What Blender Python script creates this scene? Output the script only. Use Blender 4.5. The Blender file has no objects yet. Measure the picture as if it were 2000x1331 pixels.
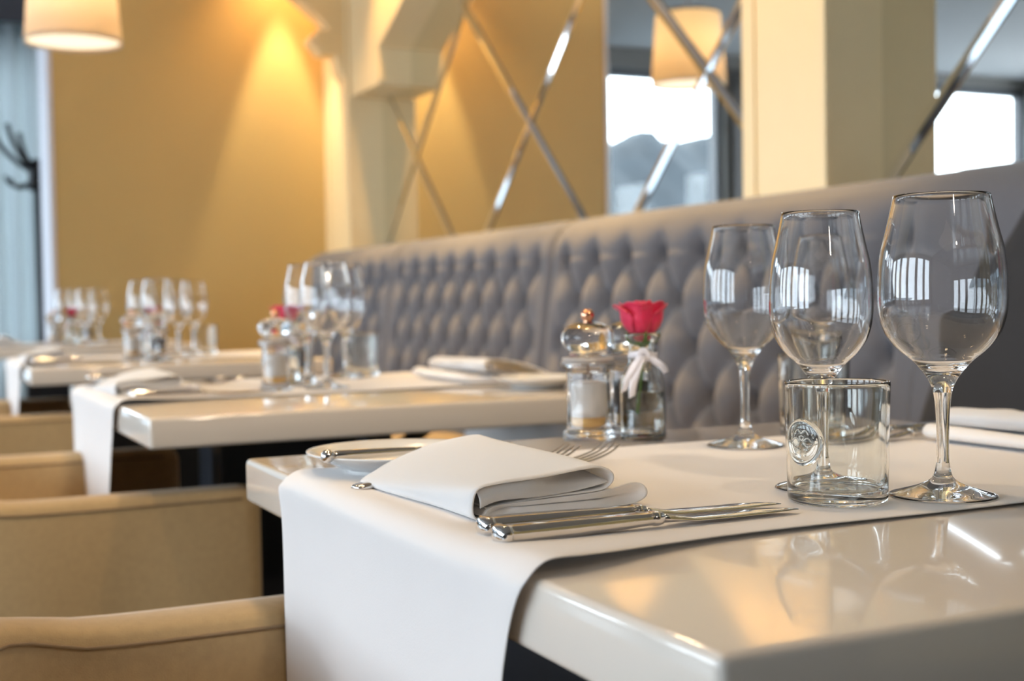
import bpy, bmesh, math, random
from mathutils import Vector, Matrix
random.seed(7)
S = bpy.context.scene
C = S.collection
PI = math.pi

# ------------------------------------------------------------------ camera
YAW, PIT, RHO = math.radians(25.75), math.radians(1.815), math.radians(-.93)
f0 = Vector((math.sin(YAW), math.cos(YAW), 0)); r0 = Vector((math.cos(YAW), -math.sin(YAW), 0)); u0 = Vector((0, 0, 1))
fw = f0*math.cos(PIT) - u0*math.sin(PIT); u1 = u0*math.cos(PIT) + f0*math.sin(PIT)
rt = r0*math.cos(RHO) + u1*math.sin(RHO); up = u1*math.cos(RHO) - r0*math.sin(RHO)
CAM = Vector((0, 0, .8985))
cam = bpy.data.cameras.new('camera'); co = bpy.data.objects.new('camera', cam); C.objects.link(co)
M = Matrix((rt, up, -fw)).transposed().to_4x4(); M.translation = CAM; co.matrix_world = M
cam.sensor_width = 36; cam.lens = 2525/2000*36; cam.clip_start = .02; cam.clip_end = 300
cam.dof.use_dof = True; cam.dof.focus_distance = .885; cam.dof.aperture_fstop = 6.3
S.camera = co

# ------------------------------------------------------------------ view, world, lights
vs = S.view_settings
S.display_settings.display_device = 'sRGB'
vs.view_transform = 'Standard'; vs.look = 'None'; vs.gamma = 1; vs.use_curve_mapping = False; vs.exposure = 0.48
cy = S.cycles
cy.use_denoising = True; cy.max_bounces = 14; cy.transmission_bounces = 14; cy.glossy_bounces = 8; cy.diffuse_bounces = 5
cy.transparent_max_bounces = 24; cy.sample_clamp_indirect = 6; cy.blur_glossy = .6; cy.use_light_tree = True

w = bpy.data.worlds.new('sky'); S.world = w; w.use_nodes = True
bg = w.node_tree.nodes['Background']; bg.inputs[0].default_value = (.80, .90, 1, 1); bg.inputs[1].default_value = 8.1

WX, FX = 2.07, 1.917          # mirror plane and pillar front plane
WY, EY, LX, BY, CZ = 6.0, 8.3, -5.0, -2.4, 2.75   # gold wall, end wall, left wall, wall behind camera, ceiling

def light(name, typ, loc, energy, color, **k):
    l = bpy.data.lights.new(name, typ); l.energy = energy; l.color = color
    rot = k.pop('rot', (0, 0, 0))
    for a, b in k.items(): setattr(l, a, b)
    o = bpy.data.objects.new(name, l); o.location = loc; o.rotation_euler = rot; C.objects.link(o); return o

WARM = (1, .62, .27)
light('wall_downlight', 'SPOT', (1.70, 5.85, 2.70), 112, (1, .80, .48), spot_size=math.radians(36), spot_blend=.45, shadow_soft_size=.02)
light('wall_downlight_wide', 'SPOT', (1.66, 5.80, 2.70), 22, WARM, spot_size=math.radians(95), spot_blend=.8, shadow_soft_size=.03)
for i, (x, y, e) in enumerate([(.75, 1.0, 24), (.7, 2.5, 26), (-.2, 1.4, 26), (.6, 4.4, 30), (-1.2, 3.5, 26), (.2, 3.2, 22), (-2.6, 5, 22), (-2.6, 1.6, 22)]):
    light('ceiling_downlight', 'SPOT', (x, y, CZ-.04), e, (1, .71, .40), spot_size=math.radians(112), spot_blend=.6, shadow_soft_size=.05)

for y in (5.1, 4.3, 3.45, 2.6):
    light('banquette_downlight', 'SPOT', (1.80, y, CZ-.04), 150 if y < 5 else 70, (1, .60, .20), spot_size=math.radians(62), spot_blend=.8, shadow_soft_size=.04)
d_ = Vector((.70, 2.2, .75)) - Vector((.55, -.9, 2.6))
light('second_table_fill', 'SPOT', (.55, -.9, 2.6), 70, (1, .80, .58), rot=d_.to_track_quat('-Z', 'Y').to_euler(), spot_size=math.radians(40), spot_blend=.7, shadow_soft_size=.08)  # added fill without a fixture, brightens the second table's near face

d_ = Vector((.45, .86, .76)) - Vector((.15, -1.2, 1.95))
light('napkin_fill', 'SPOT', (.15, -1.2, 1.95), 9, (1, .88, .74), rot=d_.to_track_quat('-Z', 'Y').to_euler(), spot_size=math.radians(17), spot_blend=.8, shadow_soft_size=.05)  # added fill aimed at the napkin's near folds, no real lamp there

# ------------------------------------------------------------------ materials
def mat(name, col=(.8, .8, .8), rough=.5, metal=0, trans=0, ior=1.45, noise=0, nscale=20, bump=0, bscale=200, sheen=0, coat=0, spec=None, weave=0, wscale=900, emit=None, estr=0, bdist=.001):
    m = bpy.data.materials.new(name); m.use_nodes = True
    nt = m.node_tree; b = nt.nodes['Principled BSDF']
    b.inputs['Base Color'].default_value = (*col, 1); b.inputs['Roughness'].default_value = rough
    b.inputs['Metallic'].default_value = metal; b.inputs['Transmission Weight'].default_value = trans; b.inputs['IOR'].default_value = ior
    if sheen: b.inputs['Sheen Weight'].default_value = sheen
    if coat: b.inputs['Coat Weight'].default_value = coat; b.inputs['Coat Roughness'].default_value = .03
    if spec is not None: b.inputs['Specular IOR Level'].default_value = spec
    if emit: b.inputs['Emission Color'].default_value = (*emit, 1); b.inputs['Emission Strength'].default_value = estr
    tc = nt.nodes.new('ShaderNodeTexCoord')
    if noise:
        n = nt.nodes.new('ShaderNodeTexNoise'); n.inputs['Scale'].default_value = nscale; n.inputs['Detail'].default_value = 5
        nt.links.new(tc.outputs['Object'], n.inputs['Vector'])
        mx = nt.nodes.new('ShaderNodeMix'); mx.data_type = 'RGBA'
        mx.inputs[6].default_value = (*[c*(1-noise) for c in col], 1); mx.inputs[7].default_value = (*[min(1, c*(1+noise)) for c in col], 1)
        nt.links.new(n.outputs[0], mx.inputs[0]); nt.links.new(mx.outputs[2], b.inputs['Base Color'])
    prev = None
    if bump:
        n = nt.nodes.new('ShaderNodeTexNoise'); n.inputs['Scale'].default_value = bscale; n.inputs['Detail'].default_value = 4
        nt.links.new(tc.outputs['Object'], n.inputs['Vector'])
        bp = nt.nodes.new('ShaderNodeBump'); bp.inputs['Strength'].default_value = bump; bp.inputs['Distance'].default_value = bdist
        nt.links.new(n.outputs[0], bp.inputs['Height']); prev = bp
    if weave:
        for ax in ('X', 'Z'):
            wv = nt.nodes.new('ShaderNodeTexWave'); wv.bands_direction = ax; wv.inputs['Scale'].default_value = wscale/6.28; wv.inputs['Distortion'].default_value = .6
            nt.links.new(tc.outputs['Object'], wv.inputs['Vector'])
            bp = nt.nodes.new('ShaderNodeBump'); bp.inputs['Strength'].default_value = weave; bp.inputs['Distance'].default_value = .0004
            nt.links.new(wv.outputs[0], bp.inputs['Height'])
            if prev: nt.links.new(prev.outputs[0], bp.inputs['Normal'])
            prev = bp
    if prev: nt.links.new(prev.outputs[0], b.inputs['Normal'])
    return m

M_GOLD = mat('gold_wallpaper', (.60, .415, .165), .55, noise=.05, nscale=60, bump=.15, bscale=400)
M_CREAM = mat('cream_paint', (.88, .70, .41), .45, noise=.02)
M_CEIL = mat('ceiling_grey', (.42, .40, .39), .8, noise=.03)
M_DARKWALL = mat('dark_brown_wall', (.08, .06, .05), .7, noise=.1)
M_FLOOR = mat('dark_wood_floor', (.018, .016, .018), .32, noise=.25, nscale=8, bump=.1, bscale=60)
M_LACQ = mat('cream_lacquer', (.78, .71, .63), .09, coat=.4, noise=.015, nscale=4)
M_CLOTH = mat('white_linen', (.80, .775, .765), .85, sheen=.2, noise=.012, nscale=15, bump=.25, bscale=700, bdist=.0004)
M_NAP = mat('white_napkin_cotton', (.82, .80, .79), .85, sheen=.2, bump=.2, bscale=800, bdist=.0004)
M_SEAT = mat('olive_seat_fabric', (.26, .19, .075), .7, sheen=.2, bump=.3, bscale=400)
for m_ in (M_NAP,):
    b_ = m_.node_tree.nodes['Principled BSDF']; b_.inputs['Subsurface Weight'].default_value = .6; b_.inputs['Subsurface Radius'].default_value = (.02, .018, .016); b_.inputs['Subsurface Scale'].default_value = .6
M_BLACK = mat('black_metal', (.013, .015, .021), .35, metal=0, noise=.2)
M_CHAIR = mat('tan_linen', (.50, .355, .18), .8, sheen=.25, noise=.12, nscale=120, bump=.5, bscale=900, bdist=.0006)
M_PIPE = mat('tan_piping', (.30, .21, .12), .8)
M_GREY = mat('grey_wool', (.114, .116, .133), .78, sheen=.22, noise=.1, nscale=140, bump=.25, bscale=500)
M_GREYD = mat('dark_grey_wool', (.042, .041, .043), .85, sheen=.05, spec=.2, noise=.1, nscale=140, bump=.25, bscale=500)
M_GLASS = mat('clear_glass', (1, 1, 1), 0, trans=1, ior=1.5)
M_GLASSG = mat('greenish_glass', (.985, .995, .975), 0, trans=1, ior=1.5)
M_ACR = mat('clear_acrylic', (.99, .98, .97), .01, trans=1, ior=1.47)
M_WATER = mat('water', (1, 1, 1), 0, trans=1, ior=1.33)
M_STEEL = mat('polished_steel', (.78, .75, .72), .07, metal=1, bump=.03, bscale=90)
M_COPPER = mat('copper', (.80, .42, .26), .15, metal=1)
M_CHINA = mat('white_china', (.82, .82, .81), .12, coat=.5)
M_SALT = mat('salt', (.86, .85, .84), .9, bump=.5, bscale=900)
M_PEPPER = mat('peppercorns', (.06, .035, .02), .7, noise=.7, nscale=500, bump=.9, bscale=500, bdist=.002)
M_AMBER = mat('amber_refracted_light', (.85, .55, .2), .4)  # warm light refracted in the mill base, put into the grinder's colour
M_ROSE = mat('rose_petal', (.66, .014, .075), .5, sheen=.3, noise=.25, nscale=90)
M_ROSE.node_tree.nodes['Principled BSDF'].inputs['Subsurface Weight'].default_value = .15
M_ROSE.node_tree.nodes['Principled BSDF'].inputs['Subsurface Radius'].default_value = (.01, .003, .003)
M_GREEN = mat('rose_green', (.12, .22, .035), .5, noise=.3, nscale=60)
M_RIB = mat('white_satin_ribbon', (.84, .82, .88), .35, sheen=.4)
M_MIR = mat('mirror_silver', (.86, .86, .82), .01, metal=1)
M_STRIP = mat('bevelled_mirror', (.80, .80, .79), .03, metal=1)
M_BULB = mat('bulb_glow', (1, .8, .5), .5, emit=(1, .80, .58), estr=.95)
M_WFRAME = mat('window_frame_grey', (.10, .10, .11), .5)
M_HILL = mat('hill_heather', (.014, .019, .024), .95, noise=.6, nscale=.35)
M_PELMET = mat('pelmet_grey', (.09, .09, .11), .7)

def mixmat(name, a, b, fac, acol, bcol):
    m = bpy.data.materials.new(name); m.use_nodes = True; nt = m.node_tree
    nt.nodes.remove(nt.nodes['Principled BSDF']); out = nt.nodes['Material Output']
    x = nt.nodes.new(a); y = nt.nodes.new(b); x.inputs[0].default_value = (*acol, 1); y.inputs[0].default_value = (*bcol, 1)
    mx = nt.nodes.new('ShaderNodeMixShader'); mx.inputs[0].default_value = fac
    nt.links.new(x.outputs[0], mx.inputs[1]); nt.links.new(y.outputs[0], mx.inputs[2]); nt.links.new(mx.outputs[0], out.inputs[0])
    if 'Glossy' in b: y.inputs['Roughness'].default_value = .02
    return m
M_PANE = mixmat('window_pane', 'ShaderNodeBsdfTransparent', 'ShaderNodeBsdfGlossy', .025, (.97, .99, 1), (1, 1, 1))
M_SHEER = mixmat('sheer_curtain', 'ShaderNodeBsdfTranslucent', 'ShaderNodeBsdfDiffuse', .5, (.62, .66, .66), (.5, .52, .54))
M_SHADE = mixmat('cream_lampshade', 'ShaderNodeBsdfTranslucent', 'ShaderNodeBsdfDiffuse', .45, (.95, .86, .70), (.80, .72, .60))

# ------------------------------------------------------------------ helpers
def obj(name, bm, m, parent=None, smooth=True, mods=None):
    me = bpy.data.meshes.new(name)
    bmesh.ops.recalc_face_normals(bm, faces=bm.faces) if bm.faces else None
    bm.to_mesh(me); bm.free(); me.materials.append(m)
    if smooth:
        for p in me.polygons: p.use_smooth = True
    o = bpy.data.objects.new(name, me); C.objects.link(o)
    if parent: o.parent = parent
    return o
def bev(o, w=.003, seg=3, ang=35):
    m = o.modifiers.new('bevel', 'BEVEL'); m.width = w; m.segments = seg; m.limit_method = 'ANGLE'; m.angle_limit = math.radians(ang); m.harden_normals = False
    return o
def sub(o, l=2):
    m = o.modifiers.new('sub', 'SUBSURF'); m.levels = l; m.render_levels = l; return o
def solid(o, t, off=0):
    m = o.modifiers.new('solid', 'SOLIDIFY'); m.thickness = t; m.offset = off; return o
def flat(o):
    for p in o.data.polygons: p.use_smooth = False
    return o
def autosmooth(o, ang=40):
    me = o.data; bm = bmesh.new(); bm.from_mesh(me)
    for e in bm.edges:
        if len(e.link_faces) == 2 and e.calc_face_angle(0) > math.radians(ang): e.smooth = False
    bm.to_mesh(me); bm.free(); return o
def box(bm, a, b):
    x0, y0, z0 = a; x1, y1, z1 = b
    v = [bm.verts.new(p) for p in ((x0, y0, z0), (x1, y0, z0), (x1, y1, z0), (x0, y1, z0), (x0, y0, z1), (x1, y0, z1), (x1, y1, z1), (x0, y1, z1))]
    for f in ((0, 1, 2, 3), (4, 5, 6, 7), (0, 1, 5, 4), (1, 2, 6, 5), (2, 3, 7, 6), (3, 0, 4, 7)): bm.faces.new([v[i] for i in f])
def boxes(*bs):
    bm = bmesh.new()
    for a, b in bs: box(bm, a, b)
    return bm
def lathe(prof, n=48, bm=None, closed=False, at=(0, 0, 0), a0=0):
    bm = bm or bmesh.new(); rings = []
    for r, z in prof:
        if r < 1e-6: rings.append([bm.verts.new((at[0], at[1], at[2]+z))])
        else: rings.append([bm.verts.new((at[0]+r*math.cos(2*PI*i/n+a0), at[1]+r*math.sin(2*PI*i/n+a0), at[2]+z)) for i in range(n)])
    pairs = list(zip(rings, rings[1:])) + ([(rings[-1], rings[0])] if closed else [])
    for A, B in pairs:
        for i in range(n):
            j = (i+1) % n
            if len(A) == 1 and len(B) == 1: continue
            if len(A) == 1: bm.faces.new((A[0], B[i], B[j]))
            elif len(B) == 1: bm.faces.new((A[i], A[j], B[0]))
            else: bm.faces.new((A[i], A[j], B[j], B[i]))
    return bm
def cr(pts, n=6, closed=False):
    """Catmull-Rom through pts"""
    pts = [Vector(p) for p in pts]; out = []; N = len(pts)
    for i in range(N if closed else N-1):
        if closed: p0, p1, p2, p3 = pts[i-1], pts[i], pts[(i+1) % N], pts[(i+2) % N]
        else: p0, p1, p2, p3 = pts[max(i-1, 0)], pts[i], pts[i+1], pts[min(i+2, N-1)]
        for k in range(n):
            t = k/n
            out.append(.5*((2*p1) + (p2-p0)*t + (2*p0-5*p1+4*p2-p3)*t*t + (3*p1-p0-3*p2+p3)*t**3))
    if not closed: out.append(pts[-1])
    return out
def tube(pts, r, n=10, bm=None, rad=None, caps=True):
    bm = bm or bmesh.new(); pts = [Vector(p) for p in pts]; rings = []
    prev = None
    for i, p in enumerate(pts):
        d = (pts[min(i+1, len(pts)-1)] - pts[max(i-1, 0)]).normalized()
        if prev is None: a = d.orthogonal().normalized()
        else: a = (prev - d*prev.dot(d)).normalized()
        prev = a; b = d.cross(a); rr = rad[i] if rad else r
        rings.append([bm.verts.new(p + (a*math.cos(2*PI*k/n) + b*math.sin(2*PI*k/n))*rr) for k in range(n)])
    for A, B in zip(rings, rings[1:]):
        for k in range(n): bm.faces.new((A[k], A[(k+1) % n], B[(k+1) % n], B[k]))
    if caps: bm.faces.new(rings[0]); bm.faces.new(rings[-1])
    return bm
def grid(nu, nv, fn, bm=None):
    bm = bm or bmesh.new()
    V = [[bm.verts.new(fn(i/nu, j/nv)) for j in range(nv+1)] for i in range(nu+1)]
    for i in range(nu):
        for j in range(nv): bm.faces.new((V[i][j], V[i+1][j], V[i+1][j+1], V[i][j+1]))
    return bm
def prism(poly, axis, a, b, bm=None):
    """poly 2-D, extruded from a to b along axis 'x','y','z'"""
    bm = bm or bmesh.new()
    def P(u, v, t): return {'x': (t, u, v), 'y': (u, t, v), 'z': (u, v, t)}[axis]
    A = [bm.verts.new(P(u, v, a)) for u, v in poly]; B = [bm.verts.new(P(u, v, b)) for u, v in poly]
    n = len(poly)
    for i in range(n): bm.faces.new((A[i], A[(i+1) % n], B[(i+1) % n], B[i]))
    bm.faces.new(A); bm.faces.new(B); return bm
def tag(o, label, cat, group=None):
    o['label'] = label; o['category'] = cat
    if group: o['group'] = group
    return o
def struct(o): o['kind'] = 'structure'; return o
def thing(name, label, cat, loc=(0, 0, 0), rz=0, group=None):
    o = bpy.data.objects.new(name, None); C.objects.link(o); o.location = loc; o.rotation_euler = (0, 0, rz)
    o.empty_display_size = .02
    return tag(o, label, cat, group)
def dup(root, loc, rz, label, scale=None):
    r = root.copy(); C.objects.link(r); r.location = loc; r.rotation_euler = (0, 0, rz); r['label'] = label
    if scale: r.scale = (scale,)*3
    for ch in list(root.children):
        c = ch.copy(); C.objects.link(c); c.parent = r
        for g in ch.children:
            d = g.copy(); C.objects.link(d); d.parent = c
    return r

# ------------------------------------------------------------------ room shell
struct(obj('floor', boxes(((LX-.3, BY-.2, -.1), (WX+.2, EY+.3, 0))), M_FLOOR, smooth=False))
struct(obj('ceiling', boxes(((LX-.3, BY-.2, CZ), (WX+.2, EY+.3, CZ+.12))), M_CEIL, smooth=False))
struct(obj('wall_right', boxes(((WX+.02, BY-.1, 0), (WX+.2, EY+.2, CZ))), M_GOLD, smooth=False))
struct(obj('wall_front', boxes(((LX, BY-.15, 0), (WX+.02, BY, CZ))), M_DARKWALL, smooth=False))
struct(obj('wall_back', boxes(((.676, WY, 0), (WX+.02, WY+.36, CZ))), M_GOLD, smooth=False))
struct(obj('darkening_panel_back', boxes(((.67, WY-.02, 0), (FX-.02, WY-.0005, .60))), M_BLACK, smooth=False))  # black panel added over the wall foot to darken the view under the tables
struct(obj('trim_7', boxes(((.655, WY-.004, 0), (.6755, WY+.365, CZ))), mat('white_paint', (.72, .71, .76), .5), smooth=False))
# pilasters and arch beams along the mirror wall
PN0, PN1, PF0, PF1 = 2.314, 2.636, 5.62, 6.0
def pillar(name, y0, y1):
    bm = boxes(((FX, y0, 0), (WX+.02, y1, CZ)))
    box(bm, (FX-.012, y0, 0), (FX, y0+.035, CZ)); box(bm, (FX-.006, y1-.05, 0), (FX, y1, CZ))
    return struct(bev(obj(name, bm, M_CREAM, smooth=False), .003, 2))
pillar('trim_1', PN0, PN1)
pillar('trim_2', PF0, PF1)
def beam(name, ya, yb):
    """arch beam over a mirror: stepped corbel at each end then a slanted soffit"""
    p = [(yb, 1.83), (yb-.36, 1.83), (yb-.37, 1.85), (yb-.37, 1.99), (yb-.66, 2.12), (yb-.95, 2.28), (yb-1.2, 2.36),
         (ya+1.2, 2.36), (ya+.95, 2.28), (ya+.66, 2.12), (ya+.37, 1.99), (ya+.37, 1.85), (ya+.36, 1.83), (ya, 1.83), (ya, CZ), (yb, CZ)]
    bm = prism(p, 'x', FX+.004, WX+.015)
    return struct(bev(obj(name, bm, M_CREAM, smooth=False), .004, 2))
beam('trim_3', PN1, PF0)
p = [(-1.2, 2.36), (PN0-1.2, 2.36), (PN0-.95, 2.28), (PN0-.66, 2.12), (PN0-.37, 1.99), (PN0-.37, 1.83), (PN0, 1.83), (PN0, CZ), (-1.2, CZ)]
struct(bev(obj('trim_4', prism(p, 'x', FX+.004, WX+.015), M_CREAM, smooth=False), .004, 2))
# moulded corbel that springs from the far pilaster across the room
p = [(FX+.002, 1.90), (1.885, 1.94), (1.865, 2.02), (1.80, 2.02), (1.745, 2.085), (1.79, 2.13), (1.835, 2.13), (1.80, 2.18), (1.66, 2.29), (1.50, 2.44), (1.35, 2.60), (1.28, CZ), (FX+.002, CZ)]
struct(bev(obj('trim_5', prism(p, 'y', PF0+.03, PF0+.15), M_CREAM, smooth=False), .008, 3))

# walls with openings
def wall_open(name, axis, t0, t1, a, b, holes, m):
    """holes = [(lo, hi, z0, z1)] sorted"""
    bm = bmesh.new()
    def bx(l, h, z0, z1):
        if h-l < 1e-4 or z1-z0 < 1e-4: return
        box(bm, (l, t0, z0) if axis == 'x' else (t0, l, z0), (h, t1, z1) if axis == 'x' else (t1, h, z1))
    cur = a
    for lo, hi, z0, z1 in holes:
        bx(cur, lo, 0, CZ); bx(lo, hi, 0, z0); bx(lo, hi, z1, CZ); cur = hi
    bx(cur, b, 0, CZ)
    return struct(obj(name, bm, m, smooth=False))
M_GWALL = mat('grey_wall', (.22, .21, .20), .7, noise=.05)
eh = [(-4.95, -3.2, .35, 2.66), (-2.75, -2.1, .35, 2.62), (-1.72, 1.05, .35, 2.60)]
wall_open('wall_end', 'x', EY, EY+.2, LX, WX+.02, eh, M_GWALL)
lh = [(-1.9, -.9, .5, 2.5), (-.6, .5, .5, 2.5), (.9, 2.3, .5, 2.5), (2.7, 4.1, .5, 2.5), (4.5, 5.9, .5, 2.5), (6.3, 7.8, .5, 2.5)]
wall_open('wall_left', 'y', LX-.2, LX, BY, EY, lh, M_GWALL)
wn = 0
for ax, holes, t in (('x', eh, EY), ('y', lh, LX-.2)):
    for lo, hi, z0, z1 in holes:
        wn += 1
        bm = bmesh.new(); g = bmesh.new()
        def bb(bm, l, h, a, b, d0, d1):
            box(bm, (l, t+d0, a) if ax == 'x' else (t+d0, l, a), (h, t+d1, b) if ax == 'x' else (t+d1, h, b))
        for l, h, a, b in ((lo, lo+.05, z0, z1), (hi-.05, hi, z0, z1), (lo+.05, hi-.05, z0, z0+.05), (lo+.05, hi-.05, z1-.05, z1)):
            bb(bm, l, h, a, b, .05, .15)
        wf = struct(obj('window_%d' % wn, bm, M_WFRAME, smooth=False))
        bb(g, lo+.05, hi-.05, z0+.05, z1-.05, .098, .102)
        obj('pane', g, M_PANE, wf, smooth=False)
        l = bpy.data.lights.new('daylight_portal', 'AREA'); l.shape = 'RECTANGLE'; l.size = hi-lo; l.size_y = z1-z0; l.cycles.is_portal = True
        o = bpy.data.objects.new('daylight_portal', l); C.objects.link(o)
        mid = (lo+hi)/2
        if ax == 'x': o.location = (mid, EY-.03, (z0+z1)/2); o.rotation_euler = (-PI/2, 0, 0)
        else: o.location = (LX+.03, mid, (z0+z1)/2); o.rotation_euler = (0, -PI/2, 0)
# pelmet over the end windows
struct(obj('trim_6', boxes(((-.55, EY-.22, 2.57), (WX, EY-.16, CZ))), M_PELMET, smooth=False))

def curtain(name, ax, lo, hi, t, z0, z1, m, label, amp=.035, per=.11, group=None):
    n = max(8, int((hi-lo)/per*8)); rnd = random.random()*6
    def fn(u, v):
        s = lo+(hi-lo)*u
        d = amp*(math.sin(2*PI*s/per+rnd) + .5*math.sin(2*PI*s/(per*2.7)+rnd*2))*(.7+.3*(1-v))
        return (s, t+d, z0+(z1-z0)*v) if ax == 'x' else (t+d, s, z0+(z1-z0)*v)
    o = solid(obj(name, grid(n, 4, fn), m), .0012)
    return tag(o, label, 'curtain', group)
curtain('sheer_curtain', 'x', -.62, 1.04, EY-.10, .03, 2.60, M_SHEER, 'pale blue-white pleated sheer curtain at far left, behind the black coat stand')
curtain('sheer_curtain', 'x', -4.98, -4.80, EY-.10, .03, 2.66, M_SHEER, 'pale sheer curtain at the outer edge of the bright window seen in the right mirror', per=.09)
M_DCUR = mat('grey_curtain', (.16, .15, .15), .85, sheen=.2)
curtain('window_curtain', 'x', -2.10, -1.74, EY-.12, .03, 2.62, M_DCUR, 'dark grey curtain beside the bright window, seen in the mirror left of the cream pillar', per=.09)
for i, (a, b) in enumerate(((-.92, -.58), (.52, .90), (2.28, 2.74), (4.08, 4.52), (5.88, 6.32))):
    curtain('window_curtain', 'y', a, b, LX+.10, .03, 2.6, M_DCUR, 'dark grey curtain between side windows, reflected as a thin dark bar in the wine glasses', per=.10, group='curtains between the side windows')

# landscape outside the end window
def hill(u, v):
    x = -75+95*u; d = 55+25*v
    k = 1/(1+math.exp(-(x+64)*.45)); h = (12.2+1.0*math.sin(x*.21)+.5*math.sin(x*.9+1)+.25*math.sin(x*2.3))*k
    if x > -34: h += (x+34)*.04
    return (x, d+8, -1+(h+1.2)*min(1, v*1.15)+.2*math.sin(x*3.1+v*9))
o = obj('hillside', grid(120, 14, hill), M_HILL); tag(o, 'hazy blue-grey hillside outside the window, seen in the large mirror', 'hill')
o = obj('ground_outside', boxes(((-90, EY+.4, -1.4), (60, 95, -1.2))), mat('hazy_field', (.17, .21, .24), .9, noise=.3, nscale=.5), smooth=False); tag(o, 'pale grey-blue land below the hillside, seen through the window in the mirror', 'ground'); o['kind'] = 'structure'

# ------------------------------------------------------------------ wall mirrors with bevelled lattice
def mirror(label, y0, y1, z1):
    t = thing('wall_mirror', label, 'mirror', (WX, (y0+y1)/2, .95)); oy = (y0+y1)/2
    obj('mirror_pane', boxes(((0, y0-oy, 0), (.018, y1-oy, z1-.95))), M_MIR, t, smooth=False)
    for sg in (1, -1):
        for k in range(-2, 8):
            yk = 5.217-1.102*k
            # z = 1.52 + sg*.95*(y-yk); clip
            pts = []
            ya, yb = (yk+(.96-1.52)/(.95*sg), yk+(z1-1.52)/(.95*sg))
            lo, hi = max(min(ya, yb), y0), min(max(ya, yb), y1)
            if hi-lo < .08: continue
            A = Vector((0, lo, 1.52+sg*.95*(lo-yk))); B = Vector((0, hi, 1.52+sg*.95*(hi-yk)))
            d = (B-A).normalized(); n = Vector((0, -d.z, d.y)); bm = bmesh.new()
            W_, H_ = .017, .0065
            of = Vector((-.0005, -oy, -.95)) + Vector((-.001 if sg > 0 else 0, 0, 0))
            va = [bm.verts.new(A+n*a+Vector((x, 0, 0))+of) for a, x in ((-W_, 0), (-W_, -.003), (0, -H_), (W_, -.003), (W_, 0))]
            vb = [bm.verts.new(B+n*a+Vector((x, 0, 0))+of) for a, x in ((-W_, 0), (-W_, -.003), (0, -H_), (W_, -.003), (W_, 0))]
            for i in range(5): bm.faces.new((va[i], va[(i+1) % 5], vb[(i+1) % 5], vb[i]))
            bm.faces.new(va); bm.faces.new(vb)
            obj('bevelled_bar', bm, M_STRIP, t, smooth=False)
    return t
mirror('large mirror crossed by diagonal silver bars, left of the cream pillar', PN1, PF0, 2.3)
mirror('mirror at the far right edge, right of the cream pillar, showing one diagonal bar', -.6, PN0, 2.3)

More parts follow.
